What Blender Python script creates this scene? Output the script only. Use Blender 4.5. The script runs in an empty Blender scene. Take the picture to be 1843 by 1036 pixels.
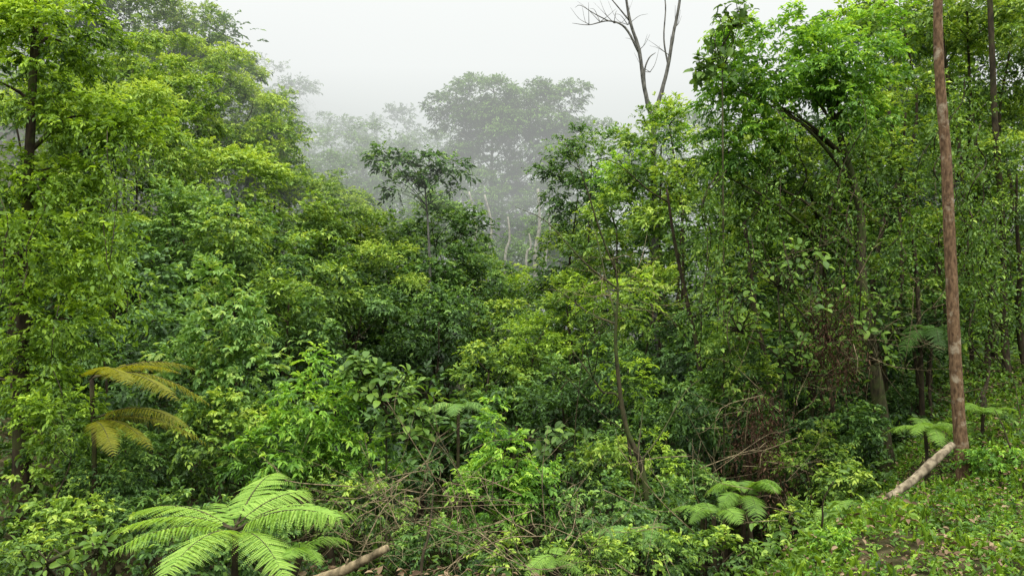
import bpy, math, numpy as np
from math import radians
FL=1418.0; EYE=1.7
def P(px,py,d):
    return np.array([(px-921.5)/FL*d, d, EYE-(py-518)/FL*d])
def sm(a,b,x):
    t=np.clip((x-a)/(b-a),0,1); return t*t*(3-2*t)
def terrain(x,y):
    x=np.asarray(x,float); y=np.asarray(y,float)
    ax=-0.8+0.07*y
    fl=-1.2-2.6*sm(3,10,y)-0.8*sm(10,18,y)+2.5*sm(26,50,y)+46*sm(60,230,y)
    dx=x-ax
    side=np.where(dx<0, 0.55*np.maximum(-dx-1.6,0), 0.42*np.maximum(dx-1.6,0))
    side=np.minimum(side, 14+0.05*np.abs(dx)+14*sm(45,90,y)*(dx<0))
    g=fl+side
    edge=3.7+np.maximum(0,x-1.5)*1.5+np.maximum(0,-x-2.5)*0.3
    shelf=-0.09*np.maximum(y-4.6,0)+0.30*np.maximum(0,x-4.4)*sm(4.5,7.5,y)
    m=sm(0,4.5,y-edge)
    h=shelf*(1-m)+g*m
    h=h+0.06*np.sin(1.7*x+0.6*y)+0.05*np.sin(2.9*y-1.3*x)+0.03*np.sin(6.1*x+2)*np.cos(5.3*y)
    return h
def nrm(v):
    return v/np.maximum(np.linalg.norm(v,axis=-1,keepdims=True),1e-9)

class MB:
    def __init__(s): s.v=[];s.t=[];s.f=[];s.n=0;s.m=[]
    def add(s,v,f,t,mi=0):
        v=np.asarray(v,np.float32).reshape(-1,3); f=np.asarray(f,np.int64)
        s.v.append(v); s.t.append(np.broadcast_to(np.asarray(t,np.float32),(len(v),)))
        s.f.append(f+s.n); s.m.append(np.full(len(f),mi,np.int32)); s.n+=len(v)
    def build(s,name,mats,smooth=False):
        me=bpy.data.meshes.new(name)
        V=np.concatenate(s.v); T=np.concatenate(s.t)
        lp=np.concatenate([f.ravel() for f in s.f]); 
        cnt=np.concatenate([np.full(len(f),f.shape[1]) for f in s.f])
        st=np.concatenate([[0],np.cumsum(cnt)[:-1]])
        me.vertices.add(len(V)); me.vertices.foreach_set("co",V.ravel())
        me.loops.add(len(lp)); me.loops.foreach_set("vertex_index",lp.astype(np.int32))
        me.polygons.add(len(cnt)); me.polygons.foreach_set("loop_start",st.astype(np.int32))
        me.polygons.foreach_set("material_index",np.concatenate(s.m))
        if smooth: me.polygons.foreach_set("use_smooth",np.ones(len(cnt),bool))
        for m in (mats if isinstance(mats,(list,tuple)) else [mats]): me.materials.append(m)
        a=me.attributes.new("tint",'FLOAT','POINT'); a.data.foreach_set("value",T.astype(np.float32))
        me.update(calc_edges=True)
        return me
def link(ob):
    bpy.context.scene.collection.objects.link(ob); return ob
def obj(name,me,parent=None,origin=None,**kw):
    o=bpy.data.objects.new(name,me); link(o)
    if origin is not None and me is not None:
        org=np.asarray(origin,float)
        n=len(me.vertices); co=np.empty(n*3,np.float32); me.vertices.foreach_get("co",co)
        co=(co.reshape(-1,3)-org.astype(np.float32)).ravel(); me.vertices.foreach_set("co",co); me.update()
        if parent is None: o.location=org.tolist()
    elif origin is not None: o.location=np.asarray(origin,float).tolist()
    if parent is not None: o.parent=parent
    for k,v in kw.items(): o[k]=v
    return o

def nodes(name):
    m=bpy.data.materials.new(name); m.use_nodes=True; nt=m.node_tree; nt.nodes.clear()
    out=nt.nodes.new('ShaderNodeOutputMaterial'); return m,nt,out
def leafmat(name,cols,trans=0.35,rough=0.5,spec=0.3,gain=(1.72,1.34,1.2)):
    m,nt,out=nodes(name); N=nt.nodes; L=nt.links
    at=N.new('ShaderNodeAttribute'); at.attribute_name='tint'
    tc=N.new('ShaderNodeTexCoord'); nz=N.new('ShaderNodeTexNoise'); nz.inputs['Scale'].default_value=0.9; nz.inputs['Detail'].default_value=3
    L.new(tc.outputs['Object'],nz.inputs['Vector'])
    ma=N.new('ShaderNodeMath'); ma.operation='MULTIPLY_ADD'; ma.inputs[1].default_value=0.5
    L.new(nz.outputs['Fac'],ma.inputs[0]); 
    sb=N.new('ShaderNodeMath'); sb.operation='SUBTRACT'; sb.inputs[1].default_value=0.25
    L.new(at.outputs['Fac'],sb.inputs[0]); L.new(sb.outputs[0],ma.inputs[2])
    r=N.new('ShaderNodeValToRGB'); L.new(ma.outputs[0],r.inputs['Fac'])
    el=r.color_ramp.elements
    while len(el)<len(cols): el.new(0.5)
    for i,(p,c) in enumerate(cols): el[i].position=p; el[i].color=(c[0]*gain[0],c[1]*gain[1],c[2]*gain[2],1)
    b=N.new('ShaderNodeBsdfPrincipled'); b.inputs['Roughness'].default_value=rough; b.inputs['Specular IOR Level'].default_value=spec
    L.new(r.outputs['Color'],b.inputs['Base Color'])
    tr=N.new('ShaderNodeBsdfTranslucent')
    mx=N.new('ShaderNodeMix'); mx.data_type='RGBA'; mx.blend_type='MULTIPLY'; mx.inputs['Factor'].default_value=1
    L.new(r.outputs['Color'],mx.inputs[6]); mx.inputs[7].default_value=(1.3,1.22,0.55,1); L.new(mx.outputs[2],tr.inputs['Color'])
    ms=N.new('ShaderNodeMixShader'); ms.inputs[0].default_value=trans
    L.new(b.outputs[0],ms.inputs[1]); L.new(tr.outputs[0],ms.inputs[2]); L.new(ms.outputs[0],out.inputs['Surface'])
    return m
M={}
M['mid']=leafmat('leaf_mid_green',[(0.0,(0.013,0.038,0.011)),(0.45,(0.048,0.125,0.022)),(0.8,(0.13,0.27,0.04)),(1.0,(0.23,0.39,0.07))])
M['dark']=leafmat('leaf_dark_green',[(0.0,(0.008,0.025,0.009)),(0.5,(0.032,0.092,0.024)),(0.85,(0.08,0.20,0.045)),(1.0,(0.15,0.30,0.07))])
M['yel']=leafmat('leaf_yellow_green',[(0.0,(0.02,0.055,0.01)),(0.45,(0.08,0.175,0.02)),(0.8,(0.17,0.32,0.035)),(1.0,(0.27,0.44,0.07))],0.42,gain=(1.6,1.36,1.1))
M['bri']=leafmat('leaf_fresh_green',[(0.0,(0.02,0.065,0.012)),(0.45,(0.06,0.17,0.025)),(0.8,(0.13,0.31,0.04)),(1.0,(0.24,0.44,0.07))],0.4,gain=(1.6,1.33,1.15))
M['pale']=leafmat('leaf_pale_green',[(0.0,(0.025,0.07,0.02)),(0.45,(0.07,0.19,0.05)),(0.8,(0.14,0.31,0.09)),(1.0,(0.24,0.42,0.13))],0.35,gain=(1.6,1.25,1.0))
M['fern']=leafmat('fern_green',[(0.0,(0.04,0.10,0.02)),(0.5,(0.13,0.27,0.05)),(1.0,(0.26,0.44,0.11))],0.4,gain=(1.5,1.3,1))
M['oldfern']=leafmat('fern_ochre',[(0.0,(0.04,0.058,0.008)),(0.5,(0.13,0.165,0.014)),(1.0,(0.24,0.28,0.03))],0.4,gain=(1.5,1.25,1))
M['dead']=leafmat('dead_leaf_brown',[(0.0,(0.025,0.015,0.01)),(0.5,(0.065,0.036,0.022)),(1.0,(0.15,0.09,0.055))],0.15,0.8,0.1,(1,1,1))
M['litter']=leafmat('litter_leaf',[(0.0,(0.05,0.032,0.02)),(0.5,(0.15,0.10,0.06)),(1.0,(0.30,0.22,0.14))],0.1,0.8,0.1,(1,1,1))
M['grey']=leafmat('leaf_misted_green',[(0.0,(0.012,0.036,0.008)),(0.5,(0.05,0.115,0.022)),(1.0,(0.14,0.26,0.05))],0.25,gain=(1.3,1.25,1))
def barkmat(name,c1,c2,c3,sc=6,mossy=0.5,rough=0.85):
    m,nt,out=nodes(name); N=nt.nodes; L=nt.links
    tc=N.new('ShaderNodeTexCoord'); mp=N.new('ShaderNodeMapping'); mp.inputs['Scale'].default_value=(1,1,0.35)
    L.new(tc.outputs['Object'],mp.inputs['Vector'])
    n1=N.new('ShaderNodeTexNoise'); n1.inputs['Scale'].default_value=sc*4; n1.inputs['Detail'].default_value=8; L.new(mp.outputs[0],n1.inputs['Vector'])
    n2=N.new('ShaderNodeTexNoise'); n2.inputs['Scale'].default_value=sc*0.5; n2.inputs['Detail'].default_value=7; n2.inputs['Roughness'].default_value=.65; L.new(tc.outputs['Object'],n2.inputs['Vector'])
    r1=N.new('ShaderNodeValToRGB'); r1.color_ramp.elements[0].position=0.35; r1.color_ramp.elements[1].position=0.68
    r1.color_ramp.elements[0].color=(*c1,1); r1.color_ramp.elements[1].color=(*c2,1); L.new(n1.outputs['Fac'],r1.inputs['Fac'])
    r2=N.new('ShaderNodeValToRGB'); r2.color_ramp.elements[0].position=0.72-mossy*0.4; r2.color_ramp.elements[1].position=0.82-mossy*0.4; L.new(n2.outputs['Fac'],r2.inputs['Fac'])
    mx=N.new('ShaderNodeMix'); mx.data_type='RGBA'; L.new(r2.outputs['Color'],mx.inputs['Factor']); L.new(r1.outputs['Color'],mx.inputs[6]); mx.inputs[7].default_value=(*c3,1)
    b=N.new('ShaderNodeBsdfPrincipled'); b.inputs['Roughness'].default_value=rough; b.inputs['Specular IOR Level'].default_value=0.2
    L.new(mx.outputs[2],b.inputs['Base Color'])
    bp=N.new('ShaderNodeBump'); bp.inputs['Strength'].default_value=0.6; bp.inputs['Distance'].default_value=0.02; L.new(n1.outputs['Fac'],bp.inputs['Height']); L.new(bp.outputs[0],b.inputs['Normal'])
    L.new(b.outputs[0],out.inputs['Surface']); return m
B={}
B['brown']=barkmat('bark_mottled_brown',(0.07,0.04,0.022),(0.21,0.13,0.072),(0.33,0.27,0.19),11,0.42)
B['dark']=barkmat('bark_dark_mossy',(0.018,0.014,0.008),(0.06,0.045,0.025),(0.05,0.06,0.015),5,0.5)
B['moss']=barkmat('bark_moss_covered',(0.022,0.02,0.010),(0.07,0.058,0.03),(0.05,0.065,0.018),6,0.6)
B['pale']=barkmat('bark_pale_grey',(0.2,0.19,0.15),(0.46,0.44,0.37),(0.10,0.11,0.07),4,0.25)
B['grey']=barkmat('bark_grey',(0.05,0.05,0.045),(0.20,0.19,0.17),(0.07,0.07,0.06),6,0.3)
B['twig']=barkmat('dead_twig',(0.07,0.055,0.03),(0.28,0.22,0.13),(0.13,0.13,0.05),9,0.3)
B['log']=barkmat('weathered_log',(0.09,0.07,0.045),(0.30,0.25,0.17),(0.08,0.07,0.04),6,0.5)

T_LO=(np.array([(0,0,0),(.42,.5,.1),(1,0,-.12),(.42,-.5,.1)]),[(0,1,2),(0,2,3)])
T_MID=(np.array([(0,0,0),(.26,.42,.10),(.62,.43,.07),(1,0,-.22),(.62,-.43,.07),(.26,-.42,.10)]),[(0,1,2,3),(0,3,4,5)])
T_HI=(np.array([(0,0,0),(.33,0,.03),(.68,0,0),(1,0,-.18),(.2,.36,.09),(.5,.5,.12),(.8,.36,.02),(.2,-.36,.09),(.5,-.5,.12),(.8,-.36,.02)]),
      [(0,1,4,4),(1,2,5,4),(2,3,6,5),(0,7,7,1),(1,7,8,2),(2,8,9,3)])
def leaves(mb,pos,d,n,size,width,tint,tpl=T_LO,mi=0):
    d=nrm(d); b=nrm(np.cross(n,d)); n2=np.cross(d,b)
    tv,tf=tpl; K=len(tv); size=np.broadcast_to(size,(len(pos),)); 
    u=tv[:,0][None,:,None]; v=tv[:,1][None,:,None]; w=tv[:,2][None,:,None]
    V=pos[:,None,:]+size[:,None,None]*(u*d[:,None,:]+v*width*b[:,None,:]+w*n2[:,None,:])
    ids=(np.arange(len(pos))*K)[:,None,None]
    tt=np.repeat(np.broadcast_to(tint,(len(pos),)),K)
    base=mb.n
    tri=[f for f in tf if len(set(f))==3]; quad=[f for f in tf if len(set(f))==4]
    V=V.reshape(-1,3)
    if quad:
        F=(ids+np.array(quad)[None]).reshape(-1,4); mb.add(V,F,tt,mi)
        if tri:
            t2=[tuple(dict.fromkeys(f)) for f in tri]
            F=(ids+np.array(t2)[None]).reshape(-1,3); mb.f.append(F+base); mb.m.append(np.full(len(F),mi,np.int32))
    else:
        F=(ids+np.array(tri)[None]).reshape(-1,3); mb.add(V,F,tt,mi)
UP=np.array([0,0,1.0])
def sprays(mb,rng,base,dirs,length,k,leaf,width,tint,droop=0.35,tpl=T_LO,out=None,mi=0):
    N=len(base); dirs=nrm(dirs); length=np.broadcast_to(length,(N,))
    t=(np.arange(k)+0.6)/k; t=np.broadcast_to(t,(N,k))
    side=nrm(np.cross(dirs,UP+rng.normal(0,.25,(N,3))))
    s=np.where(np.arange(k)%2==0,1,-1)[None,:,None]
    tang=dirs[:,None,:]-UP*(2*droop*t[...,None])
    pos=base[:,None,:]+(dirs[:,None,:]*t[...,None]-UP*droop*(t**2)[...,None])*length[:,None,None]
    ld=nrm(tang)*0.75+side[:,None,:]*s*(0.85-0.5*t[...,None])+rng.normal(0,.25,(N,k,3))-UP*0.18
    nn=UP*0.9+rng.normal(0,.48,(N,k,3))
    if out is not None: nn=nn+out[:,None,:]*0.5
    sz=leaf*(0.5+0.85*rng.random((N,k)))*(0.75+.5*rng.random((N,1)))
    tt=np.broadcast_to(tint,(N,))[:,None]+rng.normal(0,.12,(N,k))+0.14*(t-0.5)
    leaves(mb,pos.reshape(-1,3),ld.reshape(-1,3),nn.reshape(-1,3),sz.ravel(),width,tt.ravel(),tpl,mi)
def rsph(rng,n): return nrm(rng.normal(0,1,(n,3)))
def catmull(pts,rad,n):
    pts=np.asarray(pts,float); rad=np.asarray(rad,float)
    P0=np.vstack([2*pts[0]-pts[1],pts,2*pts[-1]-pts[-2]])
    out=[];ro=[]
    m=len(pts)-1
    for i in range(m):
        a,b,c,d=P0[i:i+4]
        for t in np.linspace(0,1,n,endpoint=(i==m-1)):
            out.append(0.5*((2*b)+(-a+c)*t+(2*a-5*b+4*c-d)*t*t+(-a+3*b-3*c+d)*t**3)); ro.append(rad[i]*(1-t)+rad[i+1]*t)
    return np.array(out),np.array(ro)
def tube(mb,rng,pts,rad,seg=7,n=6,jit=0.06,tint=0.5,mi=0,cap=True):
    p,r=catmull(pts,rad,n)
    tg=nrm(np.gradient(p,axis=0)); ref=np.array([1.0,0.13,0.07]) if abs(tg[0][0])<0.8 else np.array([0,1.0,0.1])
    a=nrm(np.cross(tg,ref)); b=np.cross(tg,a)
    th=np.arange(seg)/seg*2*math.pi
    rr=r[:,None]*(1+jit*rng.normal(0,1,(len(p),seg)))
    V=p[:,None,:]+rr[...,None]*(np.cos(th)[None,:,None]*a[:,None,:]+np.sin(th)[None,:,None]*b[:,None,:])
    F=[]
    for i in range(len(p)-1):
        for j in range(seg):
            j2=(j+1)%seg; F.append((i*seg+j,i*seg+j2,(i+1)*seg+j2,(i+1)*seg+j))
    V=V.reshape(-1,3)
    if cap:
        V=np.vstack([V,p[0],p[-1]]); c0=len(V)-2; c1=c0+1; l=(len(p)-1)*seg
        F2=[]
        mb.add(V,F,tint,mi)
        for j in range(seg):
            j2=(j+1)%seg; F2.append((c0,j2,j)); F2.append((c1,l+j,l+j2))
        mb.f.append(np.array(F2)+mb.n-len(V)); mb.m.append(np.full(len(F2),mi,np.int32))
    else: mb.add(V,F,tint,mi)
    return p
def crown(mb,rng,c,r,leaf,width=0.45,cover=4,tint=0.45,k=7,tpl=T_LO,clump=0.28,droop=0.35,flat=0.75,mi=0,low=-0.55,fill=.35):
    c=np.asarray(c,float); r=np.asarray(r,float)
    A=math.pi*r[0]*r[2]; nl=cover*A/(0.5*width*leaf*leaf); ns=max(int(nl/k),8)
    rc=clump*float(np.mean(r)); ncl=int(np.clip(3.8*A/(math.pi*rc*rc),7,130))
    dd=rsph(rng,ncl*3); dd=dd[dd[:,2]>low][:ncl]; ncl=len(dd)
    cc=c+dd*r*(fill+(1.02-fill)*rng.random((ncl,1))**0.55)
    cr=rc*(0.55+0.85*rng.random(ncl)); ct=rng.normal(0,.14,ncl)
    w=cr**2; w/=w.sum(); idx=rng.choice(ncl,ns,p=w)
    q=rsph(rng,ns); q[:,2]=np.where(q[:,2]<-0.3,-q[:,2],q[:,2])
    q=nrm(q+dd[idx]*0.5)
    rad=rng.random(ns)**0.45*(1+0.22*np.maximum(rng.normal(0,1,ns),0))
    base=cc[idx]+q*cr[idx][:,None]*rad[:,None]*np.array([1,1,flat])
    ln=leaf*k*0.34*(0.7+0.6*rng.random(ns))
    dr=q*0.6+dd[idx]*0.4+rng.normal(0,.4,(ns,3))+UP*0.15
    hh=np.clip((rad-0.65)*0.5,-0.18,0.3)+0.15*q[:,2]+.15*(dd[idx][:,2]-.15)  # paler young outer leaves, plus light from above put into the tint
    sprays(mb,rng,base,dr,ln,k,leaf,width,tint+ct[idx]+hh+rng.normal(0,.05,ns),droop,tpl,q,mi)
    return cc
SEED=[7]
def RNG():
    SEED[0]+=1; return np.random.default_rng(SEED[0])
def lobeW(l,d,rdep=0.85):
    cx,cy,rx,ry=l[:4]; dd=d+(l[4] if len(l)>4 else 0)
    c=P(cx,cy,dd); a=rx*dd/FL; b=ry*dd/FL
    return c,np.array([a,max(a,b)*0.5*rdep+min(a,b)*0.5,b])
def tree(lobes,d,mat,leaf,label,base=None,trad=0.09,bark='dark',name='tree',cat='tree',cover=3.6,width=0.45,tint=0.45,k=7,tpl=T_LO,group='trees of the misty forest',trunkpts=None,droop=0.4,limbs=4,clump=0.28,low=-0.8,flat=.75,fill=.35):
    rng=RNG(); mb=MB(); L=[lobeW(l,d) for l in lobes]
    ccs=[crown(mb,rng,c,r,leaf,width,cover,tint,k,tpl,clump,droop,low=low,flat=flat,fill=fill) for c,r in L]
    c0=L[0][0]
    if base is None: bx,by=c0[0]+rng.normal(0,.25),c0[1]+rng.normal(0,.2)
    else: bx=(base[0]-921.5)/FL*base[1]; by=base[1]
    bz=float(terrain(bx,by)); o=np.array([bx,by,bz])
    tb=MB()
    if trunkpts is None:
        top=c0+UP*L[0][1][2]*0.3; hgt=top[2]-bz
        if hgt<0.6: hgt=0.6; top=top.copy(); top[2]=bz+0.6
        mid=[]
        for f in (0.25,0.5,0.75):
            mid.append(o*(1-f)+top*f+np.array([rng.normal(0,.05),rng.normal(0,.05),0])*hgt*0.5)
        pts=[o-UP*0.25]+mid+[top]
    else: pts=[o-UP*0.25]+[np.asarray(q) for q in trunkpts]
    n=len(pts); rad=[trad*(1.25 if i==0 else 1-0.75*i/(n-1)) for i in range(n)]
    pp=tube(tb,rng,pts,rad,8,6)
    for cc,(c,r) in zip(ccs,L):
        for q in cc[rng.permutation(len(cc))[:limbs]]:
            hd=np.linalg.norm((pp-q)[:,:2],axis=1); want=q[2]-0.7*hd
            dist=np.abs(pp[:,2]-want)+0.2*hd
            j=int(np.argmin(dist)); s=pp[j]; m=(s+q)/2+UP*0.08*np.linalg.norm(q-s)+rng.normal(0,.08,3)
            tube(tb,rng,[s,m,q],[trad*0.28,trad*0.17,trad*0.05],5,4)
    e=obj(name,None,None,o,label=label,category=cat,group=group); e.empty_display_size=0.3
    isb=(cat in('bush','plant'))
    obj('stem' if isb else 'trunk',tb.build('trunk',B[bark],True),e,o)
    obj('foliage' if isb else 'crown',mb.build('crown',M[mat]),e,o)
    return e
# ---- world / light / camera
sc=bpy.context.scene
w=bpy.data.worlds.new("World"); sc.world=w; w.use_nodes=True; nt=w.node_tree; nt.nodes.clear(); N=nt.nodes; L=nt.links
out=N.new('ShaderNodeOutputWorld')
sk=N.new('ShaderNodeTexSky'); sk.sky_type='NISHITA'; sk.sun_disc=False; sk.sun_elevation=radians(60); sk.sun_rotation=radians(165)
b1=N.new('ShaderNodeBackground'); b1.inputs[1].default_value=0.05; L.new(sk.outputs[0],b1.inputs[0])
tc=N.new('ShaderNodeTexCoord'); sx=N.new('ShaderNodeSeparateXYZ'); L.new(tc.outputs['Generated'],sx.inputs[0])
rp=N.new('ShaderNodeValToRGB'); L.new(sx.outputs['Z'],rp.inputs['Fac'])
e=rp.color_ramp.elements; e[0].position=0.08; e[0].color=(0.10,0.12,0.09,1); e[1].position=1.0; e[1].color=(4.6,4.55,4.2,1)
x=e.new(0.38); x.color=(1.0,1.0,0.97,1); x=e.new(0.68); x.color=(2.9,2.9,2.7,1)
b2=N.new('ShaderNodeBackground'); b2.inputs[1].default_value=1.0; L.new(rp.outputs[0],b2.inputs[0])
ad=N.new('ShaderNodeAddShader'); L.new(b1.outputs[0],ad.inputs[0]); L.new(b2.outputs[0],ad.inputs[1]); L.new(ad.outputs[0],out.inputs['Surface'])
sl=bpy.data.lights.new('sun','SUN'); sl.energy=2.1; sl.angle=radians(20); sl.color=(1,0.97,0.86)
so=link(bpy.data.objects.new('sun',sl)); so.rotation_euler=(radians(28),0,radians(15)); so.location=(0,0,30)
cd=bpy.data.cameras.new('camera'); cd.sensor_width=36; cd.lens=36*FL/1843; cd.clip_end=2000; cd.clip_start=0.05
co=link(bpy.data.objects.new('camera',cd)); co.location=(0,0,EYE); co.rotation_euler=(radians(90),0,0); sc.camera=co
sc.view_settings.view_transform='Standard'; sc.view_settings.look='None'; sc.view_settings.exposure=0

# ---- ground
def gridaxis(a,b,n0,far):
    c=np.linspace(a,b,n0); e=(np.linspace(0,1,30)[1:]**2)
    return np.concatenate([(a-(far)*e)[::-1],c,b+far*e])
gx=gridaxis(-16,16,170,300); gy=gridaxis(-4,36,190,420)
X,Y=np.meshgrid(gx,gy,indexing='ij'); Z=terrain(X,Y)
rg=np.random.default_rng(3); Z+=rg.normal(0,.015,Z.shape)
V=np.stack([X,Y,Z],-1).reshape(-1,3); nx,ny=X.shape
i,j=np.meshgrid(np.arange(nx-1),np.arange(ny-1),indexing='ij'); a=(i*ny+j).ravel()
F=np.stack([a,a+ny,a+ny+1,a+1],-1)
gm,nt,out=nodes('forest_soil'); N=nt.nodes; L=nt.links
tc=N.new('ShaderNodeTexCoord'); n1=N.new('ShaderNodeTexNoise'); n1.inputs['Scale'].default_value=9; n1.inputs['Detail'].default_value=10; L.new(tc.outputs['Object'],n1.inputs['Vector'])
r1=N.new('ShaderNodeValToRGB'); el=r1.color_ramp.elements; el[0].position=.3; el[0].color=(.016,.012,.006,1); el[1].position=.75; el[1].color=(.10,.08,.045,1); x=el.new(.5); x.color=(.035,.034,.015,1); L.new(n1.outputs['Fac'],r1.inputs['Fac'])
bb=N.new('ShaderNodeBsdfPrincipled'); bb.inputs['Roughness'].default_value=1.0; bb.inputs['Specular IOR Level'].default_value=0.05; L.new(r1.outputs[0],bb.inputs['Base Color'])
bp=N.new('ShaderNodeBump'); bp.inputs['Distance'].default_value=.05; L.new(n1.outputs['Fac'],bp.inputs['Height']); L.new(bp.outputs[0],bb.inputs['Normal']); L.new(bb.outputs[0],out.inputs['Surface'])
mb=MB(); mb.add(V,F,0.5); obj('ground',mb.build('ground',gm,True),kind='structure',label='leaf-strewn forest soil falling into a gully')

# ---- mist banks lying over the valley
def fogbox(x0,x1,y0,y1,z0,z1,dens,col,name):
    V=np.array([(x,y,z) for x in(x0,x1) for y in(y0,y1) for z in(z0,z1)],float)
    F=np.array([(0,1,3,2),(4,6,7,5),(0,4,5,1),(2,3,7,6),(0,2,6,4),(1,5,7,3)])
    m,nt,out=nodes(name); N=nt.nodes; L=nt.links
    ab=N.new('ShaderNodeVolumeAbsorption'); ab.inputs['Color'].default_value=(0,0,0,1); ab.inputs['Density'].default_value=dens
    em=N.new('ShaderNodeEmission'); em.inputs['Color'].default_value=(*col,1); em.inputs['Strength'].default_value=dens  # mist glows by itself, standing in for daylight scattered in it
    ad=N.new('ShaderNodeAddShader'); L.new(ab.outputs[0],ad.inputs[0]); L.new(em.outputs[0],ad.inputs[1]); L.new(ad.outputs[0],out.inputs['Volume'])
    mb=MB(); mb.add(V,F,0); obj('fog',mb.build(name,m),kind='structure',label='bank of pale mist over the valley')
fogbox(-260,260,31,380,-20,32,0.010,(0.88,0.91,0.89),'mist_high')
fogbox(-255,255,20.5,30.5,4.0,32,0.016,(0.85,0.88,0.85),'mist_wisp')
fogbox(-250,250,58,370,-18,18,0.034,(0.60,0.65,0.62),'mist_far_low')
fogbox(-251,251,61,371,18.6,29,0.038,(0.92,0.95,0.94),'mist_far_mid')
fogbox(-252,252,65,372,29.6,80,0.055,(1.10,1.12,1.11),'mist_far_high')

# ---- trees
LS=.63
LB={'mid':'leafy green rainforest tree growing on the misty slope','dark':'dark green broadleaf tree with a dense vine-draped crown','yel':'yellow-green leaved tree with hanging leafy branches','bri':'fresh bright green tree among darker foliage','pale':'pale green leafy tree on the forest slope','grey':'grey-green tree fading into the fog'}
left=[
(150,90,210,170,25,'mid',.16),(310,90,80,95,24,'mid',.16),(345,190,100,120,22,'mid',.15),(440,255,80,100,23,'mid',.15),(465,230,60,60,25,'mid',.14),(90,-30,150,90,24,'mid',.15),
(240,300,140,130,18,'mid',.14),(400,370,100,120,18,'mid',.14),(520,400,75,95,21,'mid',.14),(330,470,100,120,15,'dark',.13),
(610,430,70,90,23,'mid',.14),(670,470,60,85,24,'mid',.14),(450,500,90,120,15.5,'dark',.13),(560,520,80,100,17,'mid',.13),(650,600,80,100,17.5,'dark',.13),
(250,560,90,120,12,'dark',.12),(350,640,100,90,12,'dark',.12),(520,640,80,90,14,'dark',.13),
(785,460,100,85,24,'dark',.15),(850,530,80,85,23,'dark',.15),(740,560,80,90,22,'dark',.15),(790,600,90,70,19,'dark',.14),(775,405,60,45,24.5,'dark',.15),
(900,520,50,70,28,'mid',.15),(950,555,50,60,27,'yel',.15),(900,620,70,70,20,'mid',.14),(960,650,50,85,16,'yel',.13),(880,690,60,65,15,'mid',.13),
(150,420,90,100,15,'mid',.13),(190,700,120,120,10,'dark',.11),(80,880,140,110,7.5,'mid',.09),(240,850,120,90,8.5,'dark',.09),
(20,260,170,260,16,'mid',.14),(470,780,110,80,10,'dark',.11),(700,870,80,55,8.7,'dark',.10),
(490,280,55,65,22,'mid',.14),(420,150,45,55,25,'mid',.14),(350,60,50,60,25,'mid',.14),(590,365,40,50,24,'mid',.14),(500,320,50,55,23,'mid',.13),(310,200,80,90,20,'mid',.13),(700,520,55,85,21,'mid',.14),(240,150,110,100,21,'mid',.14),(505,215,40,50,25,'mid',.14),(640,400,45,50,25,'mid',.14),(420,450,60,80,14.5,'mid',.12),(520,560,50,65,14,'mid',.12)]
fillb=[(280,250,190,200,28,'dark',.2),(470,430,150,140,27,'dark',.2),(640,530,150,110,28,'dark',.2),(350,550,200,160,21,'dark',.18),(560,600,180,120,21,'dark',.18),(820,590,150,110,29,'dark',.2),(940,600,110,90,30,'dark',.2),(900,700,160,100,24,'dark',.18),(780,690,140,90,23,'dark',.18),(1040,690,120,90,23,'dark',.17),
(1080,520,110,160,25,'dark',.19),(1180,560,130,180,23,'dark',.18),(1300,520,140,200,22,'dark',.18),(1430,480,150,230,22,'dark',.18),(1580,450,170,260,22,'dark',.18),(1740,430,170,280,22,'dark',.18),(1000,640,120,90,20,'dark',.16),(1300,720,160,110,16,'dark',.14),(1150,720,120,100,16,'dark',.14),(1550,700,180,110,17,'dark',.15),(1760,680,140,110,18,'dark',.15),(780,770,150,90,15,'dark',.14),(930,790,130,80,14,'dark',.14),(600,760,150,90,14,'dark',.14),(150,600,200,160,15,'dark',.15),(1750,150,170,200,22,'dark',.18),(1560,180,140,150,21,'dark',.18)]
right=[
(1065,310,90,75,20,'dark',.16),(1040,370,60,60,21,'dark',.15),(1190,290,60,95,16,'mid',.12),(1110,440,75,95,16,'mid',.13),(1230,400,80,95,15,'mid',.13),(1300,380,90,110,17,'dark',.14),(1130,340,60,70,17,'bri',.12),(1205,240,30,50,16,'bri',.11),
(1025,480,50,75,22,'mid',.14),(1020,580,55,80,17,'mid',.13),(1180,560,70,80,14,'mid',.12),(1110,690,80,70,13,'dark',.12),(1270,640,80,90,13,'dark',.12),(1010,720,60,70,13,'dark',.12),
(1200,810,90,70,10.5,'dark',.11),(1040,850,80,60,10,'dark',.11),
(1470,450,120,150,16,'dark',.13),(1600,330,120,150,17,'dark',.13),(1740,420,140,180,18,'dark',.14),(1650,600,160,140,18,'dark',.13),(1430,700,130,130,14,'dark',.12),(1560,720,110,100,14,'dark',.12),(1800,640,120,120,16,'dark',.13),
(1700,150,110,110,14,'mid',.12),(1820,120,110,140,13,'mid',.11),(1830,350,80,120,12,'mid',.11),(1760,270,80,90,14,'mid',.12),(1620,40,90,70,13,'mid',.11),(1740,20,90,60,13,'mid',.11),
(1350,540,70,90,12.5,'mid',.11),(1460,600,70,70,12,'mid',.11),(1330,770,80,60,11,'dark',.11),(1500,790,90,55,11,'dark',.11),(1640,750,70,40,12,'dark',.11),(1780,800,90,40,11,'mid',.10),(1570,520,70,80,12.5,'mid',.12),(1690,460,60,70,12.5,'mid',.12),(1630,230,70,90,12,'mid',.11),(1560,330,60,90,11.5,'mid',.11),(1640,600,60,80,12.2,'dark',.11),(1780,520,60,100,12.6,'mid',.11),(1400,650,60,60,11.6,'dark',.11)]
rv=np.random.default_rng(5)
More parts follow.
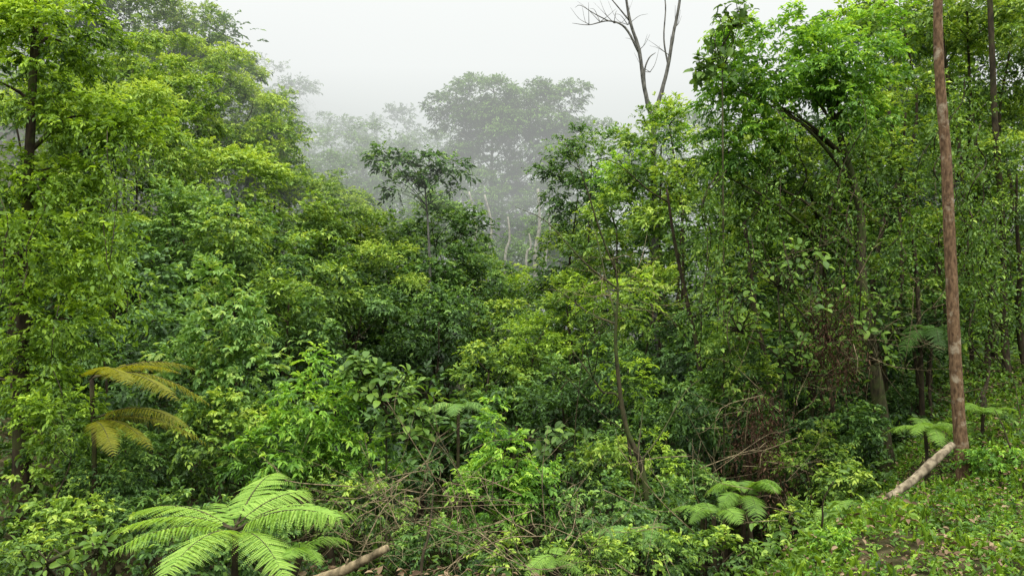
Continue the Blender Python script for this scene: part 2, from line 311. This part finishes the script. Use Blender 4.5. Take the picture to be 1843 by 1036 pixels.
for (cx,cy,rx,ry,d,m,lf) in left+right:
    lowr=max(0,min(1,(cy-480)/150.))  # lower trees tinted darker, shade of the valley bottom put into leaf colour
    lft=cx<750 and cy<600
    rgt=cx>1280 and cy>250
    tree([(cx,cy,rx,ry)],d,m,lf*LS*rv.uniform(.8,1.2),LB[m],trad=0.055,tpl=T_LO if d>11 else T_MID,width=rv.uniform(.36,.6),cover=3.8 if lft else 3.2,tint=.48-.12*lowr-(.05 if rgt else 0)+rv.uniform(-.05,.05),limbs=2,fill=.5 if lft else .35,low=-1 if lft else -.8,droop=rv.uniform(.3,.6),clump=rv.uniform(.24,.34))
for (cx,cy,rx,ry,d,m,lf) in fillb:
    tree([(cx,cy,rx,ry)],d,m,lf,LB[m],trad=0.08,cover=2.7,tint=.24,clump=.24,low=-1,limbs=1)  # fill crowns given a dark tint that paints the shaded gaps between trees

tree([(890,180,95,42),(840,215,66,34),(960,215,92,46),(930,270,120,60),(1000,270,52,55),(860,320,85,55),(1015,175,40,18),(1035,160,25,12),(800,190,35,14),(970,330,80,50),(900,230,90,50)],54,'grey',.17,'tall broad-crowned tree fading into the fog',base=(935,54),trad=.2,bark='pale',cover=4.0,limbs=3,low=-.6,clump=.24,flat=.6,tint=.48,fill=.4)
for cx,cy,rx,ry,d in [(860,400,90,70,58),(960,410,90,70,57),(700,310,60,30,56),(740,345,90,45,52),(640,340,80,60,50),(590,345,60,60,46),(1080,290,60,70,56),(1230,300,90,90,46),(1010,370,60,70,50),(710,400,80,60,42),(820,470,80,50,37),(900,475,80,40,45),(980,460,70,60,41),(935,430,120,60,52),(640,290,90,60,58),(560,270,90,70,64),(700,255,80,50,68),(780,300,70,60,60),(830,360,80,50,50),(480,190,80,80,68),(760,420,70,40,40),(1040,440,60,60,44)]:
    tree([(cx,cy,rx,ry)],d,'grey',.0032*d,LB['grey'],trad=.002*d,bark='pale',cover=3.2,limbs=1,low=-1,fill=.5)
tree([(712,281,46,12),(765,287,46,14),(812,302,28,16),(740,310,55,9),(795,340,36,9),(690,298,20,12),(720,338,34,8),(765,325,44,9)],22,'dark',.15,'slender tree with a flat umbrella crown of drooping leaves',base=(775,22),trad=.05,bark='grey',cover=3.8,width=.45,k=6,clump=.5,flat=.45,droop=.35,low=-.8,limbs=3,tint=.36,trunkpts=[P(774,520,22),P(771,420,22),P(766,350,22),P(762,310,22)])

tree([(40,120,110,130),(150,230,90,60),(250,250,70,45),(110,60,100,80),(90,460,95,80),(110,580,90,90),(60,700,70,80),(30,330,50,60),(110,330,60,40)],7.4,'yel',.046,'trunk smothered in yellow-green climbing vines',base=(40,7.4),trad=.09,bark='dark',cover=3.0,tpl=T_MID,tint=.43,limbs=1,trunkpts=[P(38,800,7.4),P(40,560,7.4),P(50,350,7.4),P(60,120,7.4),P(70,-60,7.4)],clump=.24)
def bush(l,d,m,leaf,label='leafy green shrub filling the gully edge',**k):
    kw=dict(trad=.012,name='bush',cat='bush',tpl=T_MID,group='bushes on the gully edge',limbs=5,cover=3.2,clump=.3,width=rv.uniform(.36,.6)); kw.update(k)
    tree(l,d,m,leaf*.60*rv.uniform(.85,1.2),label,**kw)
bush([(400,590,55,90),(375,500,20,40),(440,690,70,80),(350,660,50,60),(455,560,18,45)],9.2,'pale',.09,'tall leafy sapling with upright pale shoots',tint=.5)
bush([(570,740,65,60),(640,820,60,55),(510,820,90,70),(572,660,12,45)],8,'bri',.085,'bright green bush with glossy young leaves',tint=.53)
bush([(400,800,80,80)],8.6,'mid',.08,'green bush beneath a leafy sapling')
bush([(905,830,50,50),(960,880,55,55),(870,900,60,60),(890,760,12,45)],6.4,'bri',.06,'small bright green bush growing from the gully',tint=.52)
bush([(1050,630,30,20),(1110,540,70,60),(1130,690,40,60),(1180,850,40,80)],8,'yel',.06,'sparse yellow-green shrub with thin stems',cover=1.1)
for cx,cy,rx,ry,d,m in [(1080,930,90,60,6.6,'dark'),(1190,940,80,70,7.2,'dark'),(640,920,80,55,6.2,'mid'),(290,930,80,50,6.2,'dark'),(150,960,90,55,5.4,'mid'),(1470,840,80,60,9.3,'mid'),(1530,880,60,40,8.6,'mid'),(1230,890,60,60,8.2,'dark'),(1170,1000,80,45,5.8,'mid'),(1060,1010,60,40,5.4,'mid'),(1300,1000,60,30,5.8,'mid'),(1430,940,40,30,7.2,'mid'),(780,1000,80,45,5.2,'dark'),(930,1000,60,35,5.0,'mid'),(1340,700,50,50,9.6,'mid'),(1550,790,50,50,9.6,'dark'),(1240,730,50,60,9.8,'dark'),(1090,850,50,60,8,'mid'),(1500,985,35,30,5.3,'bri'),(60,1000,60,35,4.8,'mid'),(1790,830,50,25,7.8,'bri'),(110,760,60,60,6.3,'yel'),(200,850,70,50,6.4,'dark'),(330,1010,90,40,4.9,'dark'),(480,1010,90,40,5.1,'dark'),(400,970,110,50,5.4,'dark'),(1320,620,45,60,9.7,'mid')]:
    bush([(cx,cy,rx,ry)],d,m,.0085*d if d>7 else .055,tint=.42)
tree([(1410,120,120,85),(1330,190,70,60),(1480,200,110,80),(1540,110,90,90),(1340,270,70,60)],10.5,'bri',.064,'bright green crown on a tall mossy trunk hung with vines',base=(1600,10.5),trad=.11,bark='moss',tpl=T_MID,cover=3.3,trunkpts=[P(1590,780,10.5),P(1570,640,10.5),P(1550,500,10.6),P(1548,380,10.7),P(1510,240,10.7),P(1480,150,10.8)],limbs=2,clump=.24,tint=.44)
tree([(1450,330,120,90),(1380,300,80,70),(1400,420,80,70),(1500,430,60,60)],12,'mid',.068,LB['mid'],tpl=T_MID,cover=2.9,limbs=1,tint=.42)

rng=RNG(); tb=MB(); d=17
def pp(l): return [P(a,b,d) for a,b in l]
bz=float(terrain(P(1172,0,d)[0],d)); o=np.array([P(1172,0,d)[0],d,bz])
tube(tb,rng,[o-UP*.3]+pp([(1180,600),(1178,400),(1176,260),(1180,190)]),[.12,.09,.075,.062,.055],8,6)
tube(tb,rng,pp([(1178,235),(1160,160),(1150,90),(1132,30),(1120,-60)]),[.05,.046,.04,.032,.02],7,6)
tube(tb,rng,pp([(1180,200),(1200,130),(1212,60),(1222,10),(1230,-60)]),[.05,.04,.036,.03,.02],7,6)
tube(tb,rng,pp([(1163,175),(1160,130),(1168,105),(1180,95)]),[.024,.02,.015,.006],6,5)
tube(tb,rng,pp([(1150,95),(1125,50),(1095,38),(1060,45),(1030,42)]),[.028,.022,.016,.010,.004],6,5)
tube(tb,rng,pp([(1095,38),(1070,25),(1045,10),(1035,14)]),[.014,.010,.006,.003],5,5)
tube(tb,rng,pp([(1135,40),(1110,10),(1085,-20)]),[.020,.014,.008],5,5)
tube(tb,rng,pp([(1203,120),(1195,70),(1198,10),(1190,-40)]),[.022,.018,.014,.008],5,5)
for q in range(26):
    s=[(1130,45),(1105,42),(1080,40),(1205,100),(1215,50),(1150,90),(1060,44),(1170,130)][q%8]
    a=rng.uniform(-40,40); tube(tb,rng,[P(s[0],s[1],d),P(s[0]+a*.6,s[1]-rng.uniform(5,25),d+rng.uniform(-.3,.3)),P(s[0]+a*1.1,s[1]-rng.uniform(15,50),d+rng.uniform(-.6,.6))],[.008,.005,.002],4,4)
e=obj('bare_tree',None,None,o,label='leafless forked tree with grey spotted bark against the mist',category='tree')
obj('trunk',tb.build('trunk',B['grey'],True),e,o)

def trunk(pts,d,r,bark,label,k=0,taper=.35,jit=.03):
    rng=RNG(); tb=MB(); x,y=P(pts[0][0],0,d)[0],d; bz=float(terrain(x,y)); o=np.array([x,y,bz])
    pl=[o-UP*.3,o+UP*.05]+[P(a,b,d) for a,b in pts[1:]]
    n=len(pl); rr=[r*(1.25 if i==0 else 1.1 if i==1 else 1-taper*i/(n-1)) for i in range(n)]
    pw=tube(tb,rng,pl,rr,12,9,jit)
    for q in range(k):
        s=pw[rng.integers(len(pw)//3,len(pw))]; dv=rng.normal(0,1,3); dv[2]=abs(dv[2])*.7+.5; dv=nrm(dv)
        tube(tb,rng,[s,s+dv*.4,s+dv*.9+UP*.1,s+dv*1.3],[r*.25,r*.2,r*.12,r*.05],5,4)
    e=obj('tree',None,None,o,label=label,category='tree',group='slender trunks at the forest edge')
    obj('trunk',tb.build('trunk',B[bark],True),e,o)
    return e
trunk([(1735,865),(1725,740),(1715,560),(1708,400),(1702,270),(1692,150),(1688,40),(1690,-60)],8,.068,'brown','straight slim tree trunk with mottled reddish-brown bark',0,.40,.02)
trunk([(1812,785),(1808,600),(1803,400),(1790,200),(1780,-40)],12,.06,'dark','slim dark tree trunk behind a reddish trunk',3)
trunk([(1750,800),(1745,560),(1730,300),(1700,100),(1690,-40)],13,.035,'dark','thin dark stem in the forest shade',2)
trunk([(1190,1020),(1165,900),(1125,760),(1108,620),(1112,520),(1100,440)],7.5,.042,'moss','mossy leaning sapling trunk rising from the gully',6,.9)
trunk([(1165,960),(1130,780),(1080,700),(1030,630)],7.8,.026,'moss','crooked thin mossy stem leaning over the gully',3,.8)
trunk([(1268,800),(1262,700),(1240,560),(1215,440),(1200,340)],11.8,.055,'dark','dark slender tree trunk in shade',3,.7)
trunk([(1395,900),(1390,740),(1360,560),(1340,400)],10.8,.04,'dark','dark slender tree trunk in shade',3)
trunk([(1660,800),(1655,600),(1640,400),(1600,200)],11.6,.04,'dark','dark slender tree trunk in shade',3)
trunk([(1510,880),(1500,740),(1470,600),(1490,400),(1530,250)],10.8,.03,'dark','thin twisting stem hung with leaves',3)
trunk([(30,960),(35,800),(20,600),(45,400)],8.2,.05,'dark','dark stem behind vines',2)
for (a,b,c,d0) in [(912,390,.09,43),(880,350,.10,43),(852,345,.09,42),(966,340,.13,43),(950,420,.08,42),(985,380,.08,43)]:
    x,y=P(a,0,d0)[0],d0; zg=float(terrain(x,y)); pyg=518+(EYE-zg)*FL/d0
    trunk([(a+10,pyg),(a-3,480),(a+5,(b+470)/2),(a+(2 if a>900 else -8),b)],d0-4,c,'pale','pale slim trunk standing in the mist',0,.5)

# ---- ferns
def frond(mb,rng,base,dirv,length,droop,np_=22,wid=0.26,tint=.5,fine=True):
    dirv=nrm(np.asarray(dirv,float)); t=np.linspace(0,1,60)
    c=base+(dirv[None]*t[:,None]-UP*droop*(t**2)[:,None])*length
    tube(mb,rng,[c[0],c[20],c[40],c[59]],[.008*length+.002,.006*length,.004*length,.001],4,5,0,.3,1)
    tp=(np.arange(np_)+.5)/np_; tp=0.12+0.88*tp
    idx=np.clip((tp*59).astype(int),0,58); pb=c[idx]; tg=nrm(c[idx+1]-c[idx])
    side=nrm(np.cross(tg,UP)); side=nrm(side+UP*rng.normal(0,.15)); nn=nrm(np.cross(side,tg))
    prof=np.sin(np.clip(tp,0,1)**0.8*math.pi)**0.6+0.04
    for s in(-1,1):
        pl=wid*length*prof*(0.9+.2*rng.random(np_))
        pd=nrm(side*s+tg*0.35-UP*0.15+rng.normal(0,.05,(np_,3)))
        m=18; u=(np.arange(m)+.3)/m
        pos=pb[:,None]+pd[:,None]*(pl[:,None]*u[None])[...,None]-UP*(0.2*pl[:,None]*u[None]**2)[...,None]
        sl=np.minimum(pl[:,None]*0.15,length*.88/np_*.62)*(1.08-u[None]**1.8)
        q=nrm(np.cross(pd,nn))
        for s2 in(-1,1):
            dd=q[:,None]*s2+pd[:,None]*0.45+np.zeros_like(pos)
            leaves(mb,pos.reshape(-1,3),dd.reshape(-1,3),np.broadcast_to(nn[:,None],pos.shape).reshape(-1,3)+rng.normal(0,.12,(np_*m,3)),sl.ravel(),.75,(tint+rng.normal(0,.09,(np_,1))+.0*u[None]).ravel(),T_LO)
def fern(px,py,d,n,length,mat,label,arc=(0,2*math.pi),lift=.5,droop=.55,name='fern',np_=20,tint=.5,wid=.26,angs=None):
    rng=RNG(); c=P(px,py,d); gz=float(terrain(c[0],d)); o=np.array([c[0],d,gz]); mb=MB()
    if c[2]<gz+.05: c[2]=gz+.05
    for i in range(n if angs is None else len(angs)):
        a=arc[0]+(arc[1]-arc[0])*(i+rng.uniform(.2,.8))/n if angs is None else radians(angs[i])
        l=lift*rng.uniform(.6,1.4)
        frond(mb,rng,c+rng.normal(0,.015,3),(math.cos(a),math.sin(a),l),length*rng.uniform(.8,1.15),droop*rng.uniform(.8,1.2),np_,wid,tint=tint+rng.normal(0,.08))
    if c[2]-gz>.15:
        e=obj(name,None,None,o,label=label,category='fern',group='ferns in the undergrowth')
        tb=MB(); tube(tb,rng,[o-UP*.2,(o+c)/2+rng.normal(0,.03,3),c],[.03,.018,.018],8,5)
        obj('trunk',tb.build('t',B['dark'],True),e,o); obj('fronds',mb.build('f',[M[mat],B['moss']]),e,o)
    else: obj(name,mb.build('f',[M[mat],B['moss']]),None,o,label=label,category='fern',group='ferns in the undergrowth')
fern(425,955,4.2,10,.74,'fern','large feathery fern with broad arching green fronds',lift=.6,droop=.42,tint=.62,wid=.25,np_=22,angs=[-12,12,34,58,85,118,160,190,215,262,310])
fern(165,680,6.4,8,.9,'oldfern','tree fern with ochre drooping old fronds',lift=.45,droop=.5,name='tree_fern',tint=.6,angs=[-42,-22,-2,18,40],wid=.18,np_=28)
fern(170,760,6.3,7,.8,'oldfern','tree fern with yellowish drooping fronds',lift=.4,droop=.55,name='tree_fern',tint=.52,angs=[-50,-28,-5,20],wid=.18,np_=28)
fern(1340,895,6.4,9,.52,'fern','low green fern on the gully edge',lift=1.4,droop=.75,tint=.42)
fern(1285,930,6.2,6,.42,'fern','low green fern on the gully edge',lift=1.1,droop=.7,tint=.4)
fern(1665,775,8.4,9,.5,'fern','tree fern with wide feathery fronds',name='tree_fern',lift=.9,droop=.7,tint=.42)
fern(1680,600,11.4,8,.8,'pale','tree fern with wide feathery fronds',name='tree_fern',lift=1.1,droop=1.0,tint=.34)
fern(825,735,9,6,.55,'pale','small pale green fern in a shaded gap',lift=.7,droop=.8,tint=.5)
fern(1530,915,6.6,6,.38,'fern','small fern among leaf litter',tint=.5)
fern(1000,1010,4.6,6,.25,'fern','small fern among leaf litter')
fern(1150,960,6.0,6,.4,'pale','small fern among leaf litter')
fern(540,1000,4.1,5,.34,'fern','smaller fern beside dead twigs',tint=.55,lift=.9)
fern(1770,745,8.8,8,.4,'fern','small fern on the forest floor',lift=1.0,tint=.38)

def rosettes(lobes,d,n,leaf,width,mat,label,name='broad_leaved_plant',k=7,tint=.5,upw=.6):
    rng=RNG(); mb=MB(); tb=MB(); o=None; last=None
    for l in lobes:
        c,r=lobeW(l,d)
        if o is None:
            o=np.array([c[0],c[1],float(terrain(c[0],c[1]))]); last=o-UP*.1
        prev=c-UP*r[2]*.6
        tube(tb,rng,[last,(last+prev)/2+rng.normal(0,.05,3),prev],[.014,.012,.010],5,4); last=prev
        for q in range(n):
            v=rsph(rng,1)[0]; v[1]=-abs(v[1]); p=c+v*r*rng.uniform(.5,1)
            ax=nrm(v*.5+UP*upw+rng.normal(0,.25,3)); a=nrm(np.cross(ax,[1,.2,.1])); b=np.cross(ax,a)
            th=np.arange(k)/k*2*math.pi+rng.random()*6+rng.normal(0,.3,k)
            dd=np.cos(th)[:,None]*a+np.sin(th)[:,None]*b+ax*rng.normal(.35,.25,(k,1))
            leaves(mb,p+dd*.02,dd,np.broadcast_to(ax,dd.shape),leaf*rng.uniform(.5,1.1,k),width,tint+rng.normal(0,.14,k),T_HI)
            tube(tb,rng,[prev,(p+prev)/2+rng.normal(0,.04,3),p],[.008,.006,.004],4,3)
    e=obj(name,None,None,o,label=label,category='plant'); obj('stem',tb.build('s',B['moss'],True),e,o); obj('foliage',mb.build('f',M[mat]),e,o)
rosettes([(695,700,75,45),(740,765,60,40),(655,665,45,28)],7.9,30,.12,.6,'mid','plant with large oblong leaves in dark whorls',tint=.46,k=5,upw=.9)
rosettes([(1400,480,110,60),(1490,560,90,90),(1330,560,50,60),(1430,640,50,60),(1570,600,40,90)],9.2,26,.11,.62,'mid','vine with large rounded leaves climbing through trees','climbing_vine',3,.55)
rosettes([(1300,80,35,70),(1265,125,30,30),(1320,30,40,30)],9.6,16,.14,.5,'mid','branch of large dark leaves','climbing_vine',5)
rosettes([(80,1000,80,25),(180,980,50,25)],4.6,8,.07,.5,'mid','low plant with glossy pointed leaves',k=5)
rosettes([(1000,790,60,40)],8.4,16,.12,.5,'mid','dark leaved plant in gully shade',tint=.42,k=5)
def liana(x0,y0,x1,y1,d,r=.008,bark='dark',mat='mid',nl=90):
    rng=RNG(); tb=MB(); n=5
    pts=[P(x0+(x1-x0)*i/n+rng.normal(0,12),y0+(y1-y0)*i/n,d+rng.normal(0,.12)) for i in range(n+1)]
    p=tube(tb,rng,pts,[r]*(n+1),5,5)
    ii=rng.integers(0,len(p),nl); sprays(tb,rng,p[ii]+rng.normal(0,.09,(nl,3)),rng.normal(0,1,(nl,3))-UP*.3,.14,4,.048,.5,.45+rng.normal(0,.1,nl),.3,T_MID,mi=1)
    obj('hanging_vine',tb.build('v',[B[bark],M[mat]]),None,pts[-1],label='thin leafy vine hanging in the forest',category='vine',group='vines hanging in the forest')
rr=np.random.default_rng(77)
for q in range(44):
    x0=rr.uniform(1240,1840); y0=rr.uniform(120,520); liana(x0,y0,x0+rr.normal(0,60),y0+rr.uniform(150,330),rr.uniform(8.8,11.3),rr.uniform(.003,.008),nl=110 if q%2 else 50)
for q in range(8):
    x0=rr.uniform(-10,200); y0=rr.uniform(200,550); liana(x0,y0,x0+rr.normal(0,30),y0+rr.uniform(150,300),rr.uniform(6.6,7.6),.004,mat='yel')
def twigs(cx,cy,rx,ry,d,n,label,bark='twig',name='dead_twig_pile',ln=.8,r=.006,deadleaf=0):
    rng=RNG(); tb=MB(); c=P(cx,cy,d); a,b=rx*d/FL,ry*d/FL
    for q in range(n):
        p=c+np.array([rng.uniform(-a,a),rng.uniform(-.5,.5),rng.uniform(-b,b)]); v=nrm(rng.normal(0,1,3)*np.array([1,.7,.8])); L_=ln*rng.uniform(.4,1.2)
        m=p+v*L_*.5+rng.normal(0,.09,3)*L_; e2=p+v*L_+rng.normal(0,.12,3)*L_
        rq=r*rng.uniform(.35,1.3); tube(tb,rng,[p,m,e2],[rq,rq*.7,rq*.25],4,4)
        for z in range(3):
            s=m*(1-z*.3)+e2*z*.3; v2=nrm(v+rng.normal(0,.7,3)); tube(tb,rng,[s,s+v2*L_*.2+rng.normal(0,.02,3),s+v2*L_*.38],[rq*.5,rq*.35,rq*.15],3,3)
    if deadleaf:
        pos=c+rng.normal(0,.5,(deadleaf,3))*np.array([a,.35,b]); sprays(tb,rng,pos,rng.normal(0,.5,(deadleaf,3))-UP,.3,8,.05,.28,.4+rng.normal(0,.2,deadleaf),.3,T_LO,mi=1)
    obj(name,tb.build('tw',[B[bark],M['dead']]),None,np.array([c[0],c[1],c[2]-b]),label=label,category='twigs')
twigs(720,920,130,80,4.9,44,'tangle of thin dead twigs over green undergrowth',r=.0034,ln=.6)
twigs(880,960,150,60,4.6,40,'tangle of thin dead twigs over green undergrowth',r=.0034,ln=.6)
twigs(620,960,70,60,4.6,22,'tangle of thin dead twigs over green undergrowth',r=.0034,ln=.5)
twigs(1100,960,120,60,5.4,24,'loose dead stems beside a fern',r=.0035,ln=.6)
twigs(1320,900,90,80,6.3,16,'loose dead stems beside a fern',r=.004)
twigs(1370,780,45,100,8.8,26,'hanging mass of reddish dead foliage',name='dead_foliage',deadleaf=240,r=.004)
twigs(1500,600,50,90,8.9,20,'hanging mass of reddish dead foliage',name='dead_foliage',deadleaf=210,r=.004)
twigs(1620,560,120,180,10.2,50,'web of dry branches in the forest shade',ln=1.1,r=.0045,name='dry_branches')
twigs(1110,530,70,60,7.6,30,'dry twiggy branch tips',ln=.5,r=.003,name='dry_branches')
def log(pts,r,label,bark='log'):
    rng=RNG(); tb=MB(); tube(tb,rng,pts,r,12,9,.06)
    s=pts[len(pts)//2]; v=nrm(rng.normal(0,1,3)+UP); tube(tb,rng,[s,s+v*.04,s+v*.07],[r[0]*.35,r[0]*.28,r[0]*.2],6,3)
    obj('fallen_log',tb.build('log',B[bark],True),None,pts[0],label=label,category='log')
log([P(1600,895,7.1),P(1640,866,7.25),P(1678,832,7.35),P(1714,800,7.5)],[.034,.038,.042,.034],'pale broken log propped against a reddish trunk')
log([P(560,1045,3.9),P(620,1025,3.85),P(698,985,3.8)],[.022,.024,.018],'cut grey branch end poking over the gully','twig')

# ---- undergrowth
rng=RNG(); mb=MB()
n=36000; x=rng.uniform(-13,16,n); y=3.6+rng.random(n)**1.3*30; keep=(np.abs(x)<y*.75+1)
x=x[keep];y=y[keep];n=len(x)
clp=np.sin(x*1.9+1)*np.cos(y*1.6)+np.sin(x*.8+y*1.1)
hgt=(0.12+.35*rng.random(n))*np.clip(.7+.5*clp,.25,1.6)*np.clip((y-2)/5,.35,2.4)
edge=3.7+np.maximum(0,x-1.5)*1.5
hgt=np.where((x>1.4)&(y<edge+.5),hgt*.3,hgt)
base=np.stack([x,y,terrain(x,y)+hgt*rng.random(n)],-1)
lf=np.clip(.03+.0045*y,.04,.14)
tg=.40-.18*sm(5.5,8,y)+.12*sm(edge+1,edge-1,y)*(x>1.2)  # gully shade put into the leaf tint, darker past the near bank
for lo,hi,tp in((0,5.5,T_MID),(5.5,8,T_MID),(8,13,T_LO),(13,50,T_LO)):
    s=(y>=lo)&(y<hi); k=s.sum(); ms=float(lf[s].mean())
    sprays(mb,rng,base[s],rng.normal(0,.7,(k,3))+UP*.7,ms*2.6,6,ms,.5,tg[s]+.12*clp[s]+rng.normal(0,.12,k),.35,tp)
obj('undergrowth',mb.build('undergrowth',M['mid']),kind='stuff',label='dense low leafy undergrowth covering the gully slopes')
rng=RNG(); mb=MB(); n=28000
x=rng.uniform(.8,10,n); y=rng.uniform(3.4,13,n); dn=np.sin(x*2.3+y)*np.sin(y*2.1-x)+rng.normal(0,.5,n); kk=dn>-.5; x=x[kk];y=y[kk];dn=dn[kk];n=len(x)
base=np.stack([x,y,terrain(x,y)+rng.uniform(.01,.12,n)+.05*np.clip(dn,0,1)],-1)
h2=n//2
sprays(mb,rng,base[:h2],rng.normal(0,.8,(h2,3))+UP*.5,.06,5,.025,.6,.46+.08*dn[:h2]+rng.normal(0,.15,h2),.3,T_MID)
sprays(mb,rng,base[h2:],rng.normal(0,.8,(n-h2,3))+UP*.8,.08,6,.028,.42,.42+.08*dn[h2:]+rng.normal(0,.15,n-h2),.3,T_LO,mi=1)
g=34000; x=rng.uniform(.8,9,g); y=rng.uniform(3.4,12,g); kk=np.sin(x*3.1)*np.cos(y*2.7+x)+rng.normal(0,.4,g)>0; x=x[kk];y=y[kk];g=len(x)
leaves(mb,np.stack([x,y,terrain(x,y)],-1),rng.normal(0,.35,(g,3))+UP,rng.normal(0,1,(g,3)),rng.uniform(.06,.17,g),.09,.55+rng.normal(0,.15,g),T_MID,mi=0)
obj('ground_cover',mb.build('gc',[M['yel'],M['bri']]),kind='stuff',label='small light green seedlings and grass on the forest floor')
rng=RNG(); mb=MB(); n=30000
x=rng.uniform(-3,10,n); y=rng.uniform(2.5,13,n); pos=np.stack([x,y,terrain(x,y)+rng.uniform(.005,.15,n)],-1)
leaves(mb,pos,rng.normal(0,1,(n,3))*np.array([1,1,.25]),UP+rng.normal(0,.35,(n,3)),rng.uniform(.025,.065,n),.5,rng.random(n),T_MID)
obj('leaf_litter',mb.build('ll',M['litter']),kind='stuff',label='brown dead leaves scattered on the soil')
rng=RNG(); mb=MB()
for lo,hi,n,lf in((30,60,18000,.22),(60,110,40000,.28)):
    x=rng.uniform(-hi*.75,hi*.75,n); y=rng.uniform(lo,hi,n); lump=np.sin(x*.35)*np.cos(y*.3+1)+np.sin(x*.16+y*.2)
    base=np.stack([x,y,terrain(x,y)+2+1.8*lump+rng.uniform(-2,1.2,n)],-1)
    sprays(mb,rng,base,rng.normal(0,1,(n,3))+UP*.3,lf*2.4,6,lf,.5,.45+rng.normal(0,.15,n),.3,T_LO)
obj('distant_forest',mb.build('df',M['grey']),kind='stuff',label='far wooded hillside dissolving in fog')
